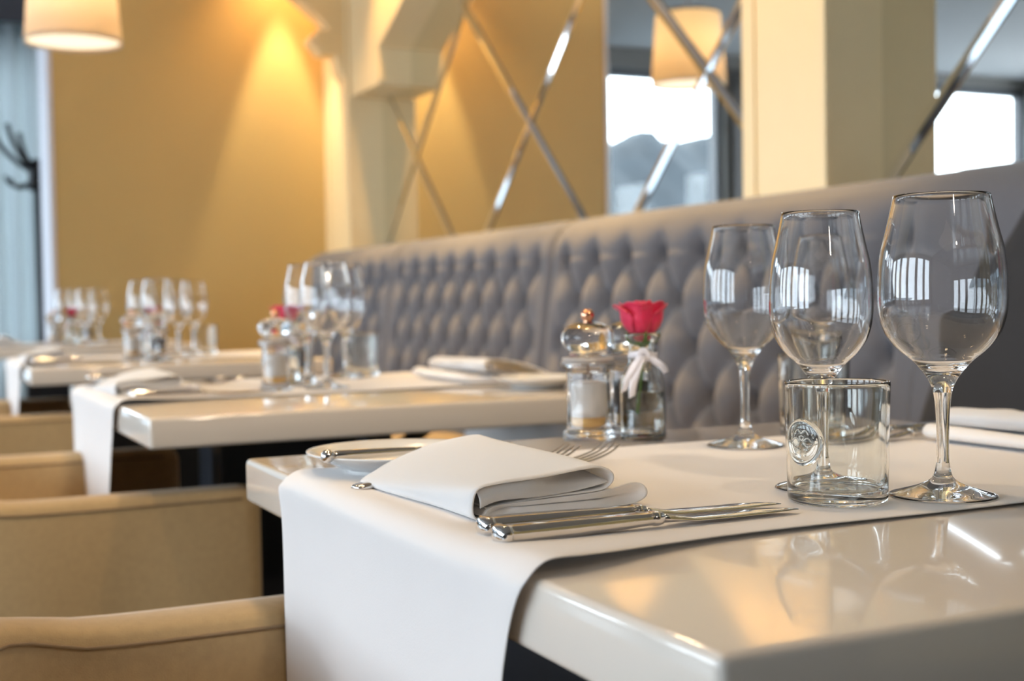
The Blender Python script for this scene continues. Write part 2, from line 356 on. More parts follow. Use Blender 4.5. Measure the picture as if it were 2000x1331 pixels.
# ------------------------------------------------------------------ banquette modules
DU, DV, ZB = .155, .11, 1.003
prof = [(1.640, .46), (1.655, .60), (1.672, .74), (1.690, .88), (1.702, .96), (1.706, 1.02), (1.722, 1.062), (1.757, 1.088), (1.80, 1.093), (1.845, 1.083), (1.885, 1.05), (1.900, .95)]
PR = cr([(a, 0, b) for a, b in prof], 12)
def back_profile(v):
    k = v*(len(PR)-1); i = min(int(k), len(PR)-2); p = PR[i].lerp(PR[i+1], k-i); d = (PR[i+1]-PR[i]).normalized()
    return p, Vector((-d.z, 0, d.x))
def make_module(y0, y1, label, open_near=False):
    t = thing('banquette', label, 'banquette', (1.5, (y0+y1)/2, 0), group='banquette modules along the wall'); oy = (y0+y1)/2
    L = y1-y0; nb = int(round((L-.16)/DU)); du = (L-.16)/nb
    def surf(u, v):
        y = y0+.004+(L-.008)*u; p, n = back_profile(v); z = p.z
        s = (y-y0-.08)/du; r = (ZB-z)/DV
        edge = min(y-y0, y1-y)
        h = 0
        if p.x < 1.74:
            a = (s+r)/1; q = (s-r)/1
            pa, qa = (s+r/1)/1, (s-r/1)/1
            # diamonds: buttons where s integer on even rows, half on odd rows
            A = (s + r/2); B = (s - r/2)
            f = abs(math.sin(PI*A)*math.sin(PI*B))**.42
            dpt = 0.040*f
            if r < 0: # flutes above the top row
                k = max(0, 1+r/.55); g = abs(math.sin(PI*s))**.5
                dpt = .040*(g*k+(1-k))-.006*k
            if r > 4.1: dpt *= max(0, 1-(r-4.1)*2)
            # button dimples
            for rr in range(0, 5):
                ss = round(s-.5*(rr % 2))+.5*(rr % 2)
                dd = math.hypot((s-ss)*du, (r-rr)*DV)
                dpt -= .030*math.exp(-(dd/.021)**2)
            fe = min(1, max(0, (edge-.045)/.05)); fe = fe*fe*(3-2*fe)
            h = dpt*fe + .032*(1-fe)
        else: h = .03
        if open_near: edge = y1-y if y1-y < y-y0 else 1
        if edge < .03: h -= .020*(1-edge/.03)**2
        if p.x > 1.74: h = .03 - (.014*(1-edge/.03)**2 if edge < .03 else 0)
        elif z > 1.0:
            k = min(1, (p.x-1.70)/.04) if p.x > 1.70 else 0
            h = h*(1-k)+.03*k
        q_ = p + n*h*1.0
        return (q_.x-1.5, y-oy, q_.z)
    bk = obj('backrest', grid(int(L/.0095), 132, surf), M_GREY, t)
    bt = None
    for rr in range(0, 5):
        cnt = nb+1 if rr % 2 == 0 else nb
        for k in range(cnt):
            y = y0+.08+(k+(.5 if rr % 2 else 0))*du
            if min(y-y0, y1-y) < .06: continue
            z = ZB-rr*DV
            vi = min(range(len(PR)), key=lambda i: abs(PR[i].z-z) if PR[i].x < 1.74 else 9)
            if bt is None:
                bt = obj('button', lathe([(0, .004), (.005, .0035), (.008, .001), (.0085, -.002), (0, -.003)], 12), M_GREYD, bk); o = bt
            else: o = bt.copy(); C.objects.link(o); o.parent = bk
            o.location = (PR[vi].x+.003-1.5, y-oy, z); o.rotation_euler = (0, -PI/2, 0)
    obj('seat_cushion', boxes(((1.13-1.5, y0+.004-oy, .335), (1.68-1.5, y1-.004-oy, .475))), M_SEAT, t); bev(t.children[-1], .03, 5)
    bev(obj('plinth', boxes(((1.17-1.5, y0+.002-oy, 0), (1.9-1.5, y1-.002-oy, .335))), M_BLACK, t, smooth=False), .004, 2)
    return t
make_module(4.48, 5.60, 'grey buttoned banquette section at the far end by the corner pillar')
make_module(3.22, 4.48, 'grey buttoned banquette section behind the second table, between the two joints in the backrest')
make_module(1.76, 3.22, 'grey buttoned banquette section behind the rose and wine glasses', True)
# plain end section
t = thing('banquette', 'plain dark grey banquette section without buttons at the right edge', 'banquette', (1.5, .9, 0), group='banquette modules along the wall')
def plain(u, v):
    p, n = back_profile(v); zz = max(0, (p.z-.5)/.57)
    ya, yb = 0.2, 1.757-.26*zz*zz*(1 if p.x < 1.8 else 1)
    y = ya+(yb-ya)*u; e = min(y-ya, yb-y); h = .04-.02*max(0, 1-e/.02)**2
    q = p+n*h; return (q.x-1.5, y-.9, q.z)
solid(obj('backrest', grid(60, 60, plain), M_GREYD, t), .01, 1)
# continuation of the padded ridge under the plain section
bev(obj('seat_cushion', boxes(((1.13-1.5, .2-.9, .335), (1.66-1.5, 1.755-.9, .475))), M_SEAT, t), .03, 5)
obj('plinth', boxes(((1.17-1.5, .2-.9, 0), (1.9-1.5, 1.755-.9, .335))), M_BLACK, t, smooth=False)
def tuft_fill(u, v):
    p, n = back_profile(v); y = 1.36+.403*u; h = .032
    q = p+n*h; return (q.x-1.5, y-.9, q.z)
obj('back_pad', grid(30, 60, tuft_fill), M_GREY, t)

# ------------------------------------------------------------------ tables
TX0, TX1, TZ, TT = .305, 1.065, .75, .042
def make_table(y0, y1, label):
    cx, cyy = (TX0+TX1)/2, (y0+y1)/2; hx, hy = (TX1-TX0)/2, (y1-y0)/2
    t = thing('dining_table', label, 'table', (cx, cyy, 0), group='square dining tables in a row')
    bm = bmesh.new(); box(bm, (-hx, -hy, TZ-TT), (hx, hy, TZ))
    bev(obj('tabletop', bm, M_LACQ, t), .0055, 4)
    bev(obj('mounting_plate', boxes(((-.26, -.05, TZ-TT-.012), (.26, .05, TZ-TT-.0005)), ((-.05, -.26, TZ-TT-.0125), (.05, .26, TZ-TT-.0005))), M_BLACK, t, smooth=False), .003, 2)
    bev(obj('pedestal_panel', boxes(((-.20, -.035, .05), (.10, .035, TZ-TT-.0125))), M_BLACK, t, smooth=False), .004, 2)
    obj('pedestal_column', lathe([(0, .03), (.075, .03), (.075, .05), (.045, .08), (.038, .12), (.038, .64), (.05, .68), (.08, TZ-TT-.012), (0, TZ-TT-.012)], 32), M_BLACK, t)
    for k in range(4):
        a = k*PI/2+PI/4*0
        c, s = math.cos(a), math.sin(a)
        pts = cr([(.03*c, .03*s, .56), (.10*c, .10*s, .62), (.20*c, .20*s, TZ-TT-.02)], 5)
        obj('brace', tube(pts, .014, 8), M_BLACK, t)
    for k in range(4):
        a = k*PI/2+PI/4; c, s = math.cos(a), math.sin(a)
        pts = cr([(.05*c, .05*s, .06), (.18*c, .18*s, .045), (.33*c, .33*s, .014)], 5)
        obj('foot', tube(pts, .02, 8, rad=[.026-.012*i/(len(pts)-1) for i in range(len(pts))]), M_BLACK, t)
    return t
T = [(.44, 1.228), (1.733, 2.56), (3.312, 4.11), (5.06, 5.80)]
TL = ['cream lacquered square table in the foreground, glossy front corner at lower right',
      'cream lacquered square table second from the front, standing before the grey banquette',
      'cream lacquered square table third from the front, at left behind the second table',
      'cream lacquered square table farthest back, beside the gold wall']
for (a, b), l in zip(T, TL): make_table(a, b, l)

# ------------------------------------------------------------------ runners
RUN = [(.648, 1.083), (2.014, 2.475), (3.52, 3.95), (5.25, 5.62)]
def make_runner(y0, y1, label, drop=.46):
    cyy = (y0+y1)/2
    zt = TZ+.0022; r = .016; rs = []
    L0, R0 = TX0, TX1
    # path in x-z: left hem, up, over, down right
    for z in [TZ-drop + (drop-.03)*i/10 for i in range(11)]: rs.append((L0-.001, z))
    for k in range(1, 8):
        a = PI-(PI/2)*k/8; rs.append((L0+.013+.018*math.cos(a), zt+.0018-.018+.018*math.sin(a)))
    for k in range(0, 31): rs.append((L0+.016+(R0-L0-.028)*(k/30)**1.25, zt+.0018*max(0, 1-k/3)))
    for k in range(1, 8):
        a = PI/2-(PI/2)*k/8; rs.append((R0-.006+.022*math.cos(a), zt+.001-.022+.022*math.sin(a)))
    for z in [TZ-.03-.14*i/5 for i in range(6)]: rs.append((R0+.016, z))
    n = len(rs)-1
    def fn(u, v):
        i = int(round(u*n)); x, z = rs[i]; y = y0+(y1-y0)*v
        dz = max(0, TZ-z)
        if i < 18:
            k = min(1, dz/.2)
            # gentle waves in the hanging end, edges flare away from the table
            x -= .004*k + .008*k*math.sin(v*5.2+.4) + .005*k*math.cos(v*11)
            e = min(v, 1-v)
            y += -.040*math.exp(-(dz/.022)**2)*(1-v)**4 - .014*min(1, dz/.02)*math.exp(-(dz/.2)**2)*(1-v)**4
            x -= .004*math.exp(-(e/.05)**2)*min(1, dz/.01)
            z += .006*math.exp(-(dz/.02)**2)*math.exp(-(v/.12)**2)
        else:
            # soft swell of the cloth near the long edges
            z += .0012*(.5+.5*math.sin(x*17+v*3))*math.exp(-(min(v, 1-v)/.08)**2)
            if i < 30: # the near edge lifts a little close to the table end
                z += .006*math.exp(-(max(0, x-TX0-.02)/.07)**2)*math.exp(-(v/.12)**2)
                y -= .040*math.exp(-(max(0, x-TX0-.02)/.075)**1.6)*(1-v)**4
        return (x-(TX0+TX1)/2, y-cyy, z)
    o = obj('table_runner', grid(n, 36, fn), M_CLOTH); o.location = ((TX0+TX1)/2, cyy, 0)
    solid(o, .0016, 0); sub(o, 1)
    return tag(o, label, 'table runner', 'white linen table runners')
RL = ['white linen runner across the foreground table, its end hanging down in front',
      'white linen runner across the second table, narrow end hanging over a tan chair',
      'white linen runner across the third table, end hanging at the left edge',
      'white linen runner across the farthest table by the gold wall']
for (a, b), l in zip(RUN, RL): make_runner(a, b, l)

# ------------------------------------------------------------------ tub chairs
def make_chair(yc, label):
    t = thing('tub_chair', label, 'chair', (.18, yc, 0), group='tan tub chairs along the row of tables')
    X = lambda x: x-.18
    HW, TH, HZ = .33, .075, .632     # half width, arm thickness, arm height
    # plan of the wall centre line: arm - rounded corner - back - corner - arm; two arms and a back as parts
    def arm(sg):
        n = 26
        # centre line from front to the corner
        xs = [.482-.032-(.482-.032-.135)*i/10 for i in range(11)]
        line = [Vector((x, sg*(HW-TH/2), 0)) for x in xs]
        for k in range(1, 7):
            a = (PI/2)*k/6*.999; line.append(Vector((.135-.12*math.sin(a), sg*(HW-TH/2-.12+.12*math.cos(a)), 0)))
        rings = []; bm = bmesh.new()
        for i, p in enumerate(line):
            q = line[min(i+1, len(line)-1)]-line[max(i-1, 0)]; q.normalize(); nn = Vector((-q.y, q.x, 0))
            hz = HZ + (.0+.012*(1 if p.x < .135 else 0)*(i-10)/6) + .012*math.exp(-((p.x-.05)/.06)**2)
            cs = [(-.5, .12), (-.5, .35), (-.53, .5), (-.5, hz-.02), (-.46, hz-.006), (-.36, hz), (0, hz+.004), (.36, hz), (.46, hz-.006), (.5, hz-.02), (.53, .5), (.5, .35), (.5, .12)]
            wr = .004*math.sin(p.x*31+sg)
            rings.append([bm.verts.new((X(p.x+nn.x*TH*a), p.y+nn.y*TH*a+(wr if .3 < b < .6 else 0), b)) for a, b in cs])
        for A, B in zip(rings, rings[1:]):
            for k in range(len(A)): bm.faces.new((A[k], A[(k+1) % len(A)], B[(k+1) % len(A)], B[k]))
        # rounded front
        fr = [v.co.copy() for v in rings[0]]; prev = rings[0]
        cyy = sg*(HW-TH/2)
        for k in range(1, 5):
            a = k/4*PI/2; R = []
            for c in fr:
                R.append(bm.verts.new((c.x+.032*math.sin(a), cyy+(c.y-cyy)*(.35+.65*math.cos(a)), c.z-(.022*(1-math.cos(a)) if c.z > .6 else 0))))
            for j in range(len(R)): bm.faces.new((prev[j], prev[(j+1) % len(R)], R[(j+1) % len(R)], R[j]))
            prev = R
        bm.faces.new(prev); bm.faces.new(rings[-1])
        a_ = obj('arm', bm, M_CHAIR, t)
        for side in (-1, 1):
            pts = []
            for i, p in enumerate(line):
                q = line[min(i+1, len(line)-1)]-line[max(i-1, 0)]; q.normalize(); nn = Vector((-q.y, q.x, 0))
                hz = HZ + (.012*(1 if p.x < .135 else 0)*(i-10)/6) + .012*math.exp(-((p.x-.05)/.06)**2)
                pts.append((X(p.x+nn.x*TH*.495*side), p.y+nn.y*TH*.495*side, hz-.0125))
            obj('piping', tube(pts, .0019, 6), M_PIPE, a_)
    arm(1); arm(-1)
    def bk(u, v):
        th = -1+2*u; y = th*(HW-.15)
        return y
    bm = bmesh.new()
    box(bm, (X(-.025), -(HW-.155), .12), (X(.055), HW-.155, .652))
    o = bev(obj('backrest', bm, M_CHAIR, t), .02, 4)
    o = bev(obj('seat', boxes(((X(.05), -(HW-TH-.002), .30), (X(.465), HW-TH-.002, .46))), M_CHAIR, t), .03, 4)
    for x in (.06, .435):
        for sg in (-1, 1):
            obj('leg', lathe([(0, 0), (.014, 0), (.021, .13), (0, .13)], 12, at=(X(x), sg*(HW-.045), 0)), M_BLACK, t)
    return t
CL = ['tan linen tub chair in the foreground at lower left, under the hanging runner', 'tan linen tub chair with rounded arm end, tucked under the second table',
      'tan linen tub chair at the third table, partly behind the second table\'s hanging runner', 'tan linen tub chair at the farthest table, hidden almost wholly behind the others']
for y, l in list(zip((.832, 2.16, 3.66, 5.3), CL))[:3]: make_chair(y, l)

# ------------------------------------------------------------------ wine glasses
GP = [(.0375, 0), (.0378, .0008), (.036, .0022), (.028, .0045), (.018, .0075), (.0095, .0115), (.0062, .016), (.0046, .024), (.0043, .035), (.0044, .047), (.0051, .062), (.0066, .0745), (.0095, .0825),
      (.0150, .0905), (.0215, .0975), (.0310, .1055), (.0385, .115), (.0425, .125), (.0444, .1365), (.0446, .148), (.0441, .161), (.0424, .175), (.0390, .1885), (.0357, .2024), (.0331, .2143)]
def make_glass(label, loc, rs=1, zs=1, fr=1, rz=0, group='wine glasses on the foreground table'):
    t = thing('wine_glass', label, 'wine glass', loc, rz, group)
    g = [(r*(rs if z > .07 else 1 if z > .02 else fr), z*zs) for r, z in GP]
    g = [(p.x, p.y) for p in cr([(r, z, 0) for r, z in g[1:]], 4)]
    iF = min(range(len(g)), key=lambda i: abs(g[i][1]-.024*zs)); iB = min(range(len(g)), key=lambda i: abs(g[i][1]-.0745*zs))
    obj('foot', lathe([(0, .0004), (g[0][0]*.9, .0002)] + g[:iF+1], 64), M_GLASS, t)
    obj('stem', lathe(g[iF:iB+1], 48), M_GLASS, t)
    out = g[iB:]; th = .0011
    inner = []
    for r, z in out:
        if z > .0975*zs: inner.append((r-th*(1+1.6*max(0, (.132*zs-z)/.03)), z))
    inner = inner[::-1]
    r_t, z_t = out[-1]
    zb = .0925*zs
    inner = [(r_t-.0003, z_t+.0005), (r_t-.0008, z_t+.0004)] + inner[1:] + [(inner[-1][0]*.82, zb+.0020), (inner[-1][0]*.5, zb+.0003), (inner[-1][0]*.2, zb-.0004), (0, zb-.0005)]
    obj('bowl', lathe(out+inner, 72), M_GLASS, t)
    return t
Z0 = TZ+.0032
G1 = make_glass('largest wine glass, clear, standing at the right front of the runner', (.675, .695, Z0))
make_glass('wine glass in the middle of the three big ones, directly behind the short tumbler', (.628, .770, Z0), .855, .963, .93)
make_glass('wine glass leftmost of the three big ones, beside the rose bottle', (.744, 1.026, Z0), .885, .99, .98)
make_glass('wine glass seen through the bowl of the middle glass, farthest across the table', (.927, 1.136, Z0-.0025), .90, .99, .95)

# tumblers
M_TUMB = M_GLASS
def make_tumbler(label, loc, seal, group=None):
    t = thing('tumbler', label, 'tumbler', loc, 0, group)
    R, H = .0365, .0838
    o_ = [(0, .0006), (.020, .0012), (.030, .0003), (.0325, 0), (.0338, .0012), (.0345, .004), (.0352, .03), (.0362, .07), (R, H-.0006), (R-.0006, H), (R-.0016, H), (R-.0022, H-.0007),
          (.0338, .07), (.0328, .03), (.0320, .013), (.0295, .0095), (.018, .0085), (0, .0090)]
    g = [(p.x, p.y) for p in cr([(r, z, 0) for r, z in o_], 3)]
    obj('cup', lathe(g, 96), M_GLASSG, t)
    if seal:
        ang = math.atan2(-loc[1], -loc[0])-math.radians(41)
        def pt(u, v, h):    # u,v metres on the surface
            rr = .0354+h; a = ang+u/.0354
            return Vector((rr*math.cos(a), rr*math.sin(a), .044+v))
        bm = bmesh.new(); rings = []
        pr = [(0, .0008), (.008, .0008), (.0115, .0009), (.0125, .0016), (.0138, .0020), (.0150, .0014), (.0158, .0003), (.0162, -.0004)]
        c = bm.verts.new(pt(0, 0, .0008)); n = 56
        for r, h in pr[1:]:
            rings.append([bm.verts.new(pt(r*math.cos(2*PI*i/n)*(1+.03*math.sin(2*PI*i/n*3)), r*1.03*math.sin(2*PI*i/n), h)) for i in range(n)])
        for i in range(n): bm.faces.new((c, rings[0][i], rings[0][(i+1) % n]))
        for A, B in zip(rings, rings[1:]):
            for i in range(n): bm.faces.new((A[i], A[(i+1) % n], B[(i+1) % n], B[i]))
        s = obj('embossed_seal', bm, M_GLASSG, t)
        # raised scroll marks and three little letters-like strokes
        bm = bmesh.new()
        arcs = [[(-.006, .005), (-.003, .0085), (0, .006), (.003, .0085), (.006, .005)], [(-.0085, 0), (-.005, .003), (-.0015, .0), (-.005, -.003), (-.0078, -.0015)],
                [(.0085, 0), (.005, .003), (.0015, .0), (.005, -.003), (.0078, -.0015)], [(-.005, -.009), (-.005, -.005), (-.002, -.0045), (-.005, -.007)], [(-.0005, -.005), (-.0005, -.0095)], [(.002, -.005), (.0055, -.005), (.0037, -.005), (.0037, -.0095)],
                [(-.002, .003), (0, .0045), (.002, .003), (0, .001), (-.002, .003)], [(-.0085, .006), (-.0095, .003)], [(.0085, .006), (.0095, .003)]]
        for a in arcs: tube([pt(x, y, .0013) for x, y in cr([(x, y, 0) for x, y in a], 4) for x, y in [(x, y)]] if False else [pt(q.x, q.y, .0013) for q in cr([(x, y, 0) for x, y in a], 4)], .00055, 6, bm)
        obj('relief_mark', bm, M_GLASSG, s)
    return t
make_tumbler('short clear tumbler with an embossed round seal, in front of the middle wine glass', (.599, .718, Z0), True)
make_tumbler('clear tumbler standing behind the middle wine glass, across the table', (.858, 1.064, Z0), False)

# ------------------------------------------------------------------ napkin
def make_napkin(label, loc=(.34, .77, TZ+.0035), rz=0, group='folded white napkins'):
    t = thing('folded_napkin', label, 'napkin', loc, rz, group)
    near = [(.030, .0006), (.008, .0006), (.0015, .0030), (.0, .010), (.0015, .018), (.006, .0225), (.02, .0245), (.05, .0262), (.085, .0295), (.098, .0290), (.106, .0240), (.105, .0175), (.095, .0135), (.06, .0120), (.03, .0100), (.012, .0075)]
    far = [(.030, .0006), (.004, .0006), (-.004, .0015), (-.006, .0032), (-.003, .0060), (.006, .0105), (.022, .0180), (.055, .0285), (.088, .0335), (.100, .0325), (.107, .0270), (.105, .0200), (.095, .0155), (.06, .0130), (.03, .0090), (.012, .0055)]
    A = cr([(a, 0, b) for a, b in near], 5); B = cr([(a, 0, b) for a, b in far], 5); n = len(A)-1
    def wrap(u, v):
        i = int(round(u*n)); p = A[i].lerp(B[i], v**.8); k = u
        y = .200*v
        # outer roll is slightly shorter at its right end and the near edge runs a little askew
        y += .006*max(0, (u-.45))*(1-v) - .003*math.sin(u*3)*(1-v)
        return (p.x+.002*math.sin(v*6), y, p.z)
    bm = grid(n, 26, wrap)
    o = solid(obj('upper_fold', bm, M_NAP, t), .0012, 0)
    # lower bundle: closed loop with a sagging, tucked near end
    lo = [(.012, .0015), (.05, .0010), (.10, .0012), (.124, .0020), (.134, .0065), (.133, .0130), (.124, .0165), (.10, .0125), (.06, .0105), (.03, .0098), (.016, .0085), (.010, .0050)]
    Lc = cr([(a, 0, b) for a, b in lo], 5, True); m = len(Lc); bm = bmesh.new(); rings = []
    cx = .07
    st = [(-.0, 1), (.004, 1.0), (.02, 1), (.06, .985), (.12, .97), (.19, .95)]
    for yy, sc in st:
        rings.append([bm.verts.new((cx+(p.x-cx)*sc, yy, .0012+(p.z-.0012)*(1 if yy < .02 else 1-.25*(yy/.2)))) for p in Lc])
    for a, b in zip(rings, rings[1:]):
        for k in range(m): bm.faces.new((a[k], a[(k+1) % m], b[(k+1) % m], b[k]))
    # near cap, pushed in on the right so that it reads as an open pocket
    prev = rings[0]
    for s in (.94, .8, .6, .35, .1):
        R = []
        for p in Lc:
            x = cx+(p.x-cx)*(1-(1-s)*.35); z = .007+(p.z-.007)*s
            dep = (1-s)*.016*max(0, min(1, (x-.10)/.03)) + (1-s)*.010*math.exp(-((x-.018)/.012)**2) + .0015*(1-s)
            R.append(bm.verts.new((x, dep, z)))
        for k in range(m): bm.faces.new((prev[k], prev[(k+1) % m], R[(k+1) % m], R[k]))
        prev = R
    bm.faces.new(prev); bm.faces.new(rings[-1])
    obj('lower_fold', bm, M_NAP, t)
    # inner sheet hanging over the near end of the upper fold (closes the roll on its left two thirds)
    up_ = [(.0035, .0205), (.02, .0232), (.05, .0248), (.075, .0268), (.094, .0275)]
    dn_ = [(.006, .0085), (.02, .0125), (.05, .0128), (.075, .0140), (.1035, .0185)]
    U = cr([(a, 0, b) for a, b in up_], 6); D = cr([(a, 0, b) for a, b in dn_], 6)
    def front(u, v):
        i = int(round(u*(len(U)-1))); p = U[i].lerp(D[i], v)
        op = max(0, (u-.45)/.55)
        return (p.x, .0012-.0035*math.sin(v*PI*.9)*(1-op)+.028*op*math.sin(min(1, (1-v)*1.25)*PI*.5)*(.3+.7*math.sin((1-v)*PI*.5)), p.z)
    solid(obj('front_sheet', grid(len(U)-1, 12, front), M_NAP, t), .001, 0)
    return t
NAPK = make_napkin('thick folded white napkin lying behind the two knives on the foreground table')
dup(NAPK, (.91, .985, TZ+.0035), PI*1.0+.0, 'folded white napkin at the right edge of the photo, across the foreground table') .location = (1.045, .965, TZ+.0035)

# ------------------------------------------------------------------ cutlery
def place2(o, a, b):
    """orient local +x from a to b"""
    a, b = Vector(a), Vector(b); d = b-a
    o.location = a; o.rotation_euler = (0, -math.atan2(d.z, math.hypot(d.x, d.y)), math.atan2(d.y, d.x))
def make_knife(label, L=.223, group='table knives'):
    t = thing('table_knife', label, 'knife', group=group); s = L/.223
    # octagonal tapering handle, flared faceted end
    bm = bmesh.new(); rings = []
    st = [(0, .55, .5), (.001, .82, .8), (.003, 1.0, 1), (.0065, 1.02, 1.02), (.0075, .90, .93), (.012, .88, .92), (.05, .84, .86), (.085, .70, .74), (.108, .56, .62), (.1095, .66, .72), (.112, .70, .74), (.1145, .60, .68), (.117, .52, .60)]
    for x, w_, h_ in st:
        W_, H_ = .0094*w_, .0060*h_
        rings.append([bm.verts.new((x*s, y*W_, .0062+z*H_)) for y, z in ((-1, -.45), (-.6, -1), (.6, -1), (1, -.45), (1, .45), (.6, 1), (-.6, 1), (-1, .45))])
    for A, B in zip(rings, rings[1:]):
        for k in range(8): bm.faces.new((A[k], A[(k+1) % 8], B[(k+1) % 8], B[k]))
    bm.faces.new(rings[0]); bm.faces.new(rings[-1])
    bev(obj('handle', bm, M_STEEL, t), .0007, 2, 25)
    bm = bmesh.new(); rings = []
    bl = [(.115, .0042, .0030, 0), (.121, .0050, .0024, 0), (.128, .0078, .0016, .001), (.14, .0092, .0012, .0015), (.17, .0098, .0010, .002), (.195, .0096, .0009, .002), (.210, .0078, .0008, .0008), (.219, .0040, .0006, -.0018), (.223, .0008, .0004, -.004)]
    for x, w_, h_, o_ in [tuple(p) for p in [(a, b, c, d) for a, b, c, d in bl]]:
        zc = .0062-.0036*min(1, (x-.115)/.03)
        rings.append([bm.verts.new((x*s, o_+y*w_, zc+z*h_)) for y, z in ((-1, 0), (-.5, -1), (.6, -1), (1, -.6), (1, .6), (.6, 1), (-.5, 1))])
    for A, B in zip(rings, rings[1:]):
        for k in range(7): bm.faces.new((A[k], A[(k+1) % 7], B[(k+1) % 7], B[k]))
    bm.faces.new(rings[0]); bm.faces.new(rings[-1])
    obj('blade', bm, M_STEEL, t)
    # collar scrolls
    bm = bmesh.new()
    for sg in (-1, 1):
        tube(cr([(.103*s, sg*.001, .0086), (.107*s, sg*.0045, .0084), (.111*s, sg*.0035, .0088), (.110*s, sg*.0010, .0090)], 4), .0007, 6, bm)
    tube([(.1135*s, -.0042, .0086), (.1135*s, .0042, .0086)], .0008, 6, bm)
    obj('scroll_collar', bm, M_STEEL, t)
    return t
KZ = TZ+.0036
K = make_knife('steel table knife nearer the napkin, behind its twin in the pair'); place2(K, (.322, .718, KZ), (.545, .716, KZ))
K2 = dup(K, (0, 0, 0), 0, 'steel table knife in front of the pair, nearest the bare table edge'); place2(K2, (.318, .686, KZ), (.532, .692, KZ))
K3 = dup(K, (0, 0, 0), 0, 'table knife lying beneath the napkin at the right edge, farther of that pair'); place2(K3, (1.03, 1.012, KZ), (.80, 1.018, KZ))
K4 = dup(K, (0, 0, 0), 0, 'table knife lying beneath the napkin at the right edge, nearer of that pair'); place2(K4, (1.03, .982, KZ), (.80, .988, KZ))
def make_fork(label, L=.21):
    t = thing('table_fork', label, 'fork', group='table forks'); s = L/.21
    bm = bmesh.new(); rings = []
    st = [(0, .0045, .0015, .002), (.002, .0075, .0022, .002), (.006, .0090, .0024, .0022), (.03, .0072, .0022, .003), (.07, .0045, .0018, .0045), (.105, .0028, .0016, .006), (.125, .0032, .0016, .0055), (.14, .0075, .0012, .0035), (.150, .0112, .0010, .0025), (.160, .0125, .0010, .0025)]
    for x, w_, h_, z_ in st:
        rings.append([bm.verts.new((x*s, y*w_, z_+z*h_)) for y, z in ((-1, 0), (-.6, -1), (.6, -1), (1, 0), (.6, 1), (-.6, 1))])
    for A, B in zip(rings, rings[1:]):
        for k in range(6): bm.faces.new((A[k], A[(k+1) % 6], B[(k+1) % 6], B[k]))
    bm.faces.new(rings[0]); bm.faces.new(rings[-1])
    obj('handle', bm, M_STEEL, t)
    for k in range(4):
        y = (-1.5+k)*.0072
        pts = cr([(.158*s, y, .0026), (.175*s, y, .0040), (.195*s, y*.98, .0085), (.209*s, y*.95, .0150)], 4)
        obj('tine', tube(pts, .0013, 6, rad=[.0016-.0009*i/(len(pts)-1) for i in range(len(pts))]), M_STEEL, t)
    return t
FK = make_fork('steel fork under the foreground napkin, handle tip showing at the left', .235); place2(FK, (.319, .945, KZ), (.545, 1.008, KZ))
FK2 = dup(FK, (0, 0, 0), 0, 'steel fork under the foreground napkin, its tines right of the other fork'); place2(FK2, (.357, .930, KZ), (.575, .998, KZ))

# bread plate + butter knife
def make_plate(label, loc, r=.0785):
    t = tag(obj('bread_plate', lathe([(0, .0030), (.042, .0030), (.050, .0045), (r*.85, .0125), (r-.001, .0172), (r, .0180), (r-.0005, .0188), (r-.003, .0186), (r*.84, .0150), (.050, .0072), (.044, .0055), (0, .0055)][::-1], 96), M_CHINA), label, 'plate', 'white bread plates')
    t.location = loc; bm = bmesh.new(); lathe([(.040, .0032), (.041, 0), (.044, 0), (.0455, .0035)], 64, bm)
    obj('foot_ring', bm, M_CHINA, t); return t
PL = make_plate('white bread plate with a butter knife on it, behind the foreground napkin', (.392, 1.042, TZ+.0033))
def butter_knife(label, loc, rz, tilt=0):
    t = thing('butter_knife', label, 'knife', loc, rz, 'butter knives on bread plates'); t.rotation_euler = (0, tilt, rz)
    obj('handle', tube(cr([(.0045, 0, 0), (.01, 0, 0), (.045, 0, .0), (.085, 0, 0)], 4), .0042, 8, rad=[.0030, .0036, .004, .0042, .0044, .0044, .0044, .0042, .004, .0038, .0034, .003, .0028]), M_STEEL, t)
    obj('ball_end', lathe([(0, -.0058), (.003, -.005), (.0052, -.0026), (.0058, 0), (.0052, .0026), (.003, .005), (0, .0058)], 20), M_STEEL, t)
    bm = bmesh.new()
    pr = [(.085, -.003), (.095, -.006), (.13, -.009), (.148, -.007), (.155, 0), (.150, .005), (.12, .006), (.09, .003)]
    prism(pr, 'z', -.0008, .0008, bm); bev(obj('blade', bm, M_STEEL, t), .0004, 2)
    return t
a = CAM + 0*fw
bk1 = butter_knife('butter knife with round ball end resting on the foreground bread plate', (0, 0, 0), 0)
_a = CAM + (fw+rt*(640-1000)/2525-up*(892-665.5)/2525)*1; _a = CAM+(_a-CAM)*((.7735-CAM.z)/(_a-CAM).z); _b = CAM + (fw+rt*(855-1000)/2525-up*(877-665.5)/2525)*1; _b = CAM+(_b-CAM)*((.7725-CAM.z)/(_b-CAM).z)
place2(bk1, _a, _b)

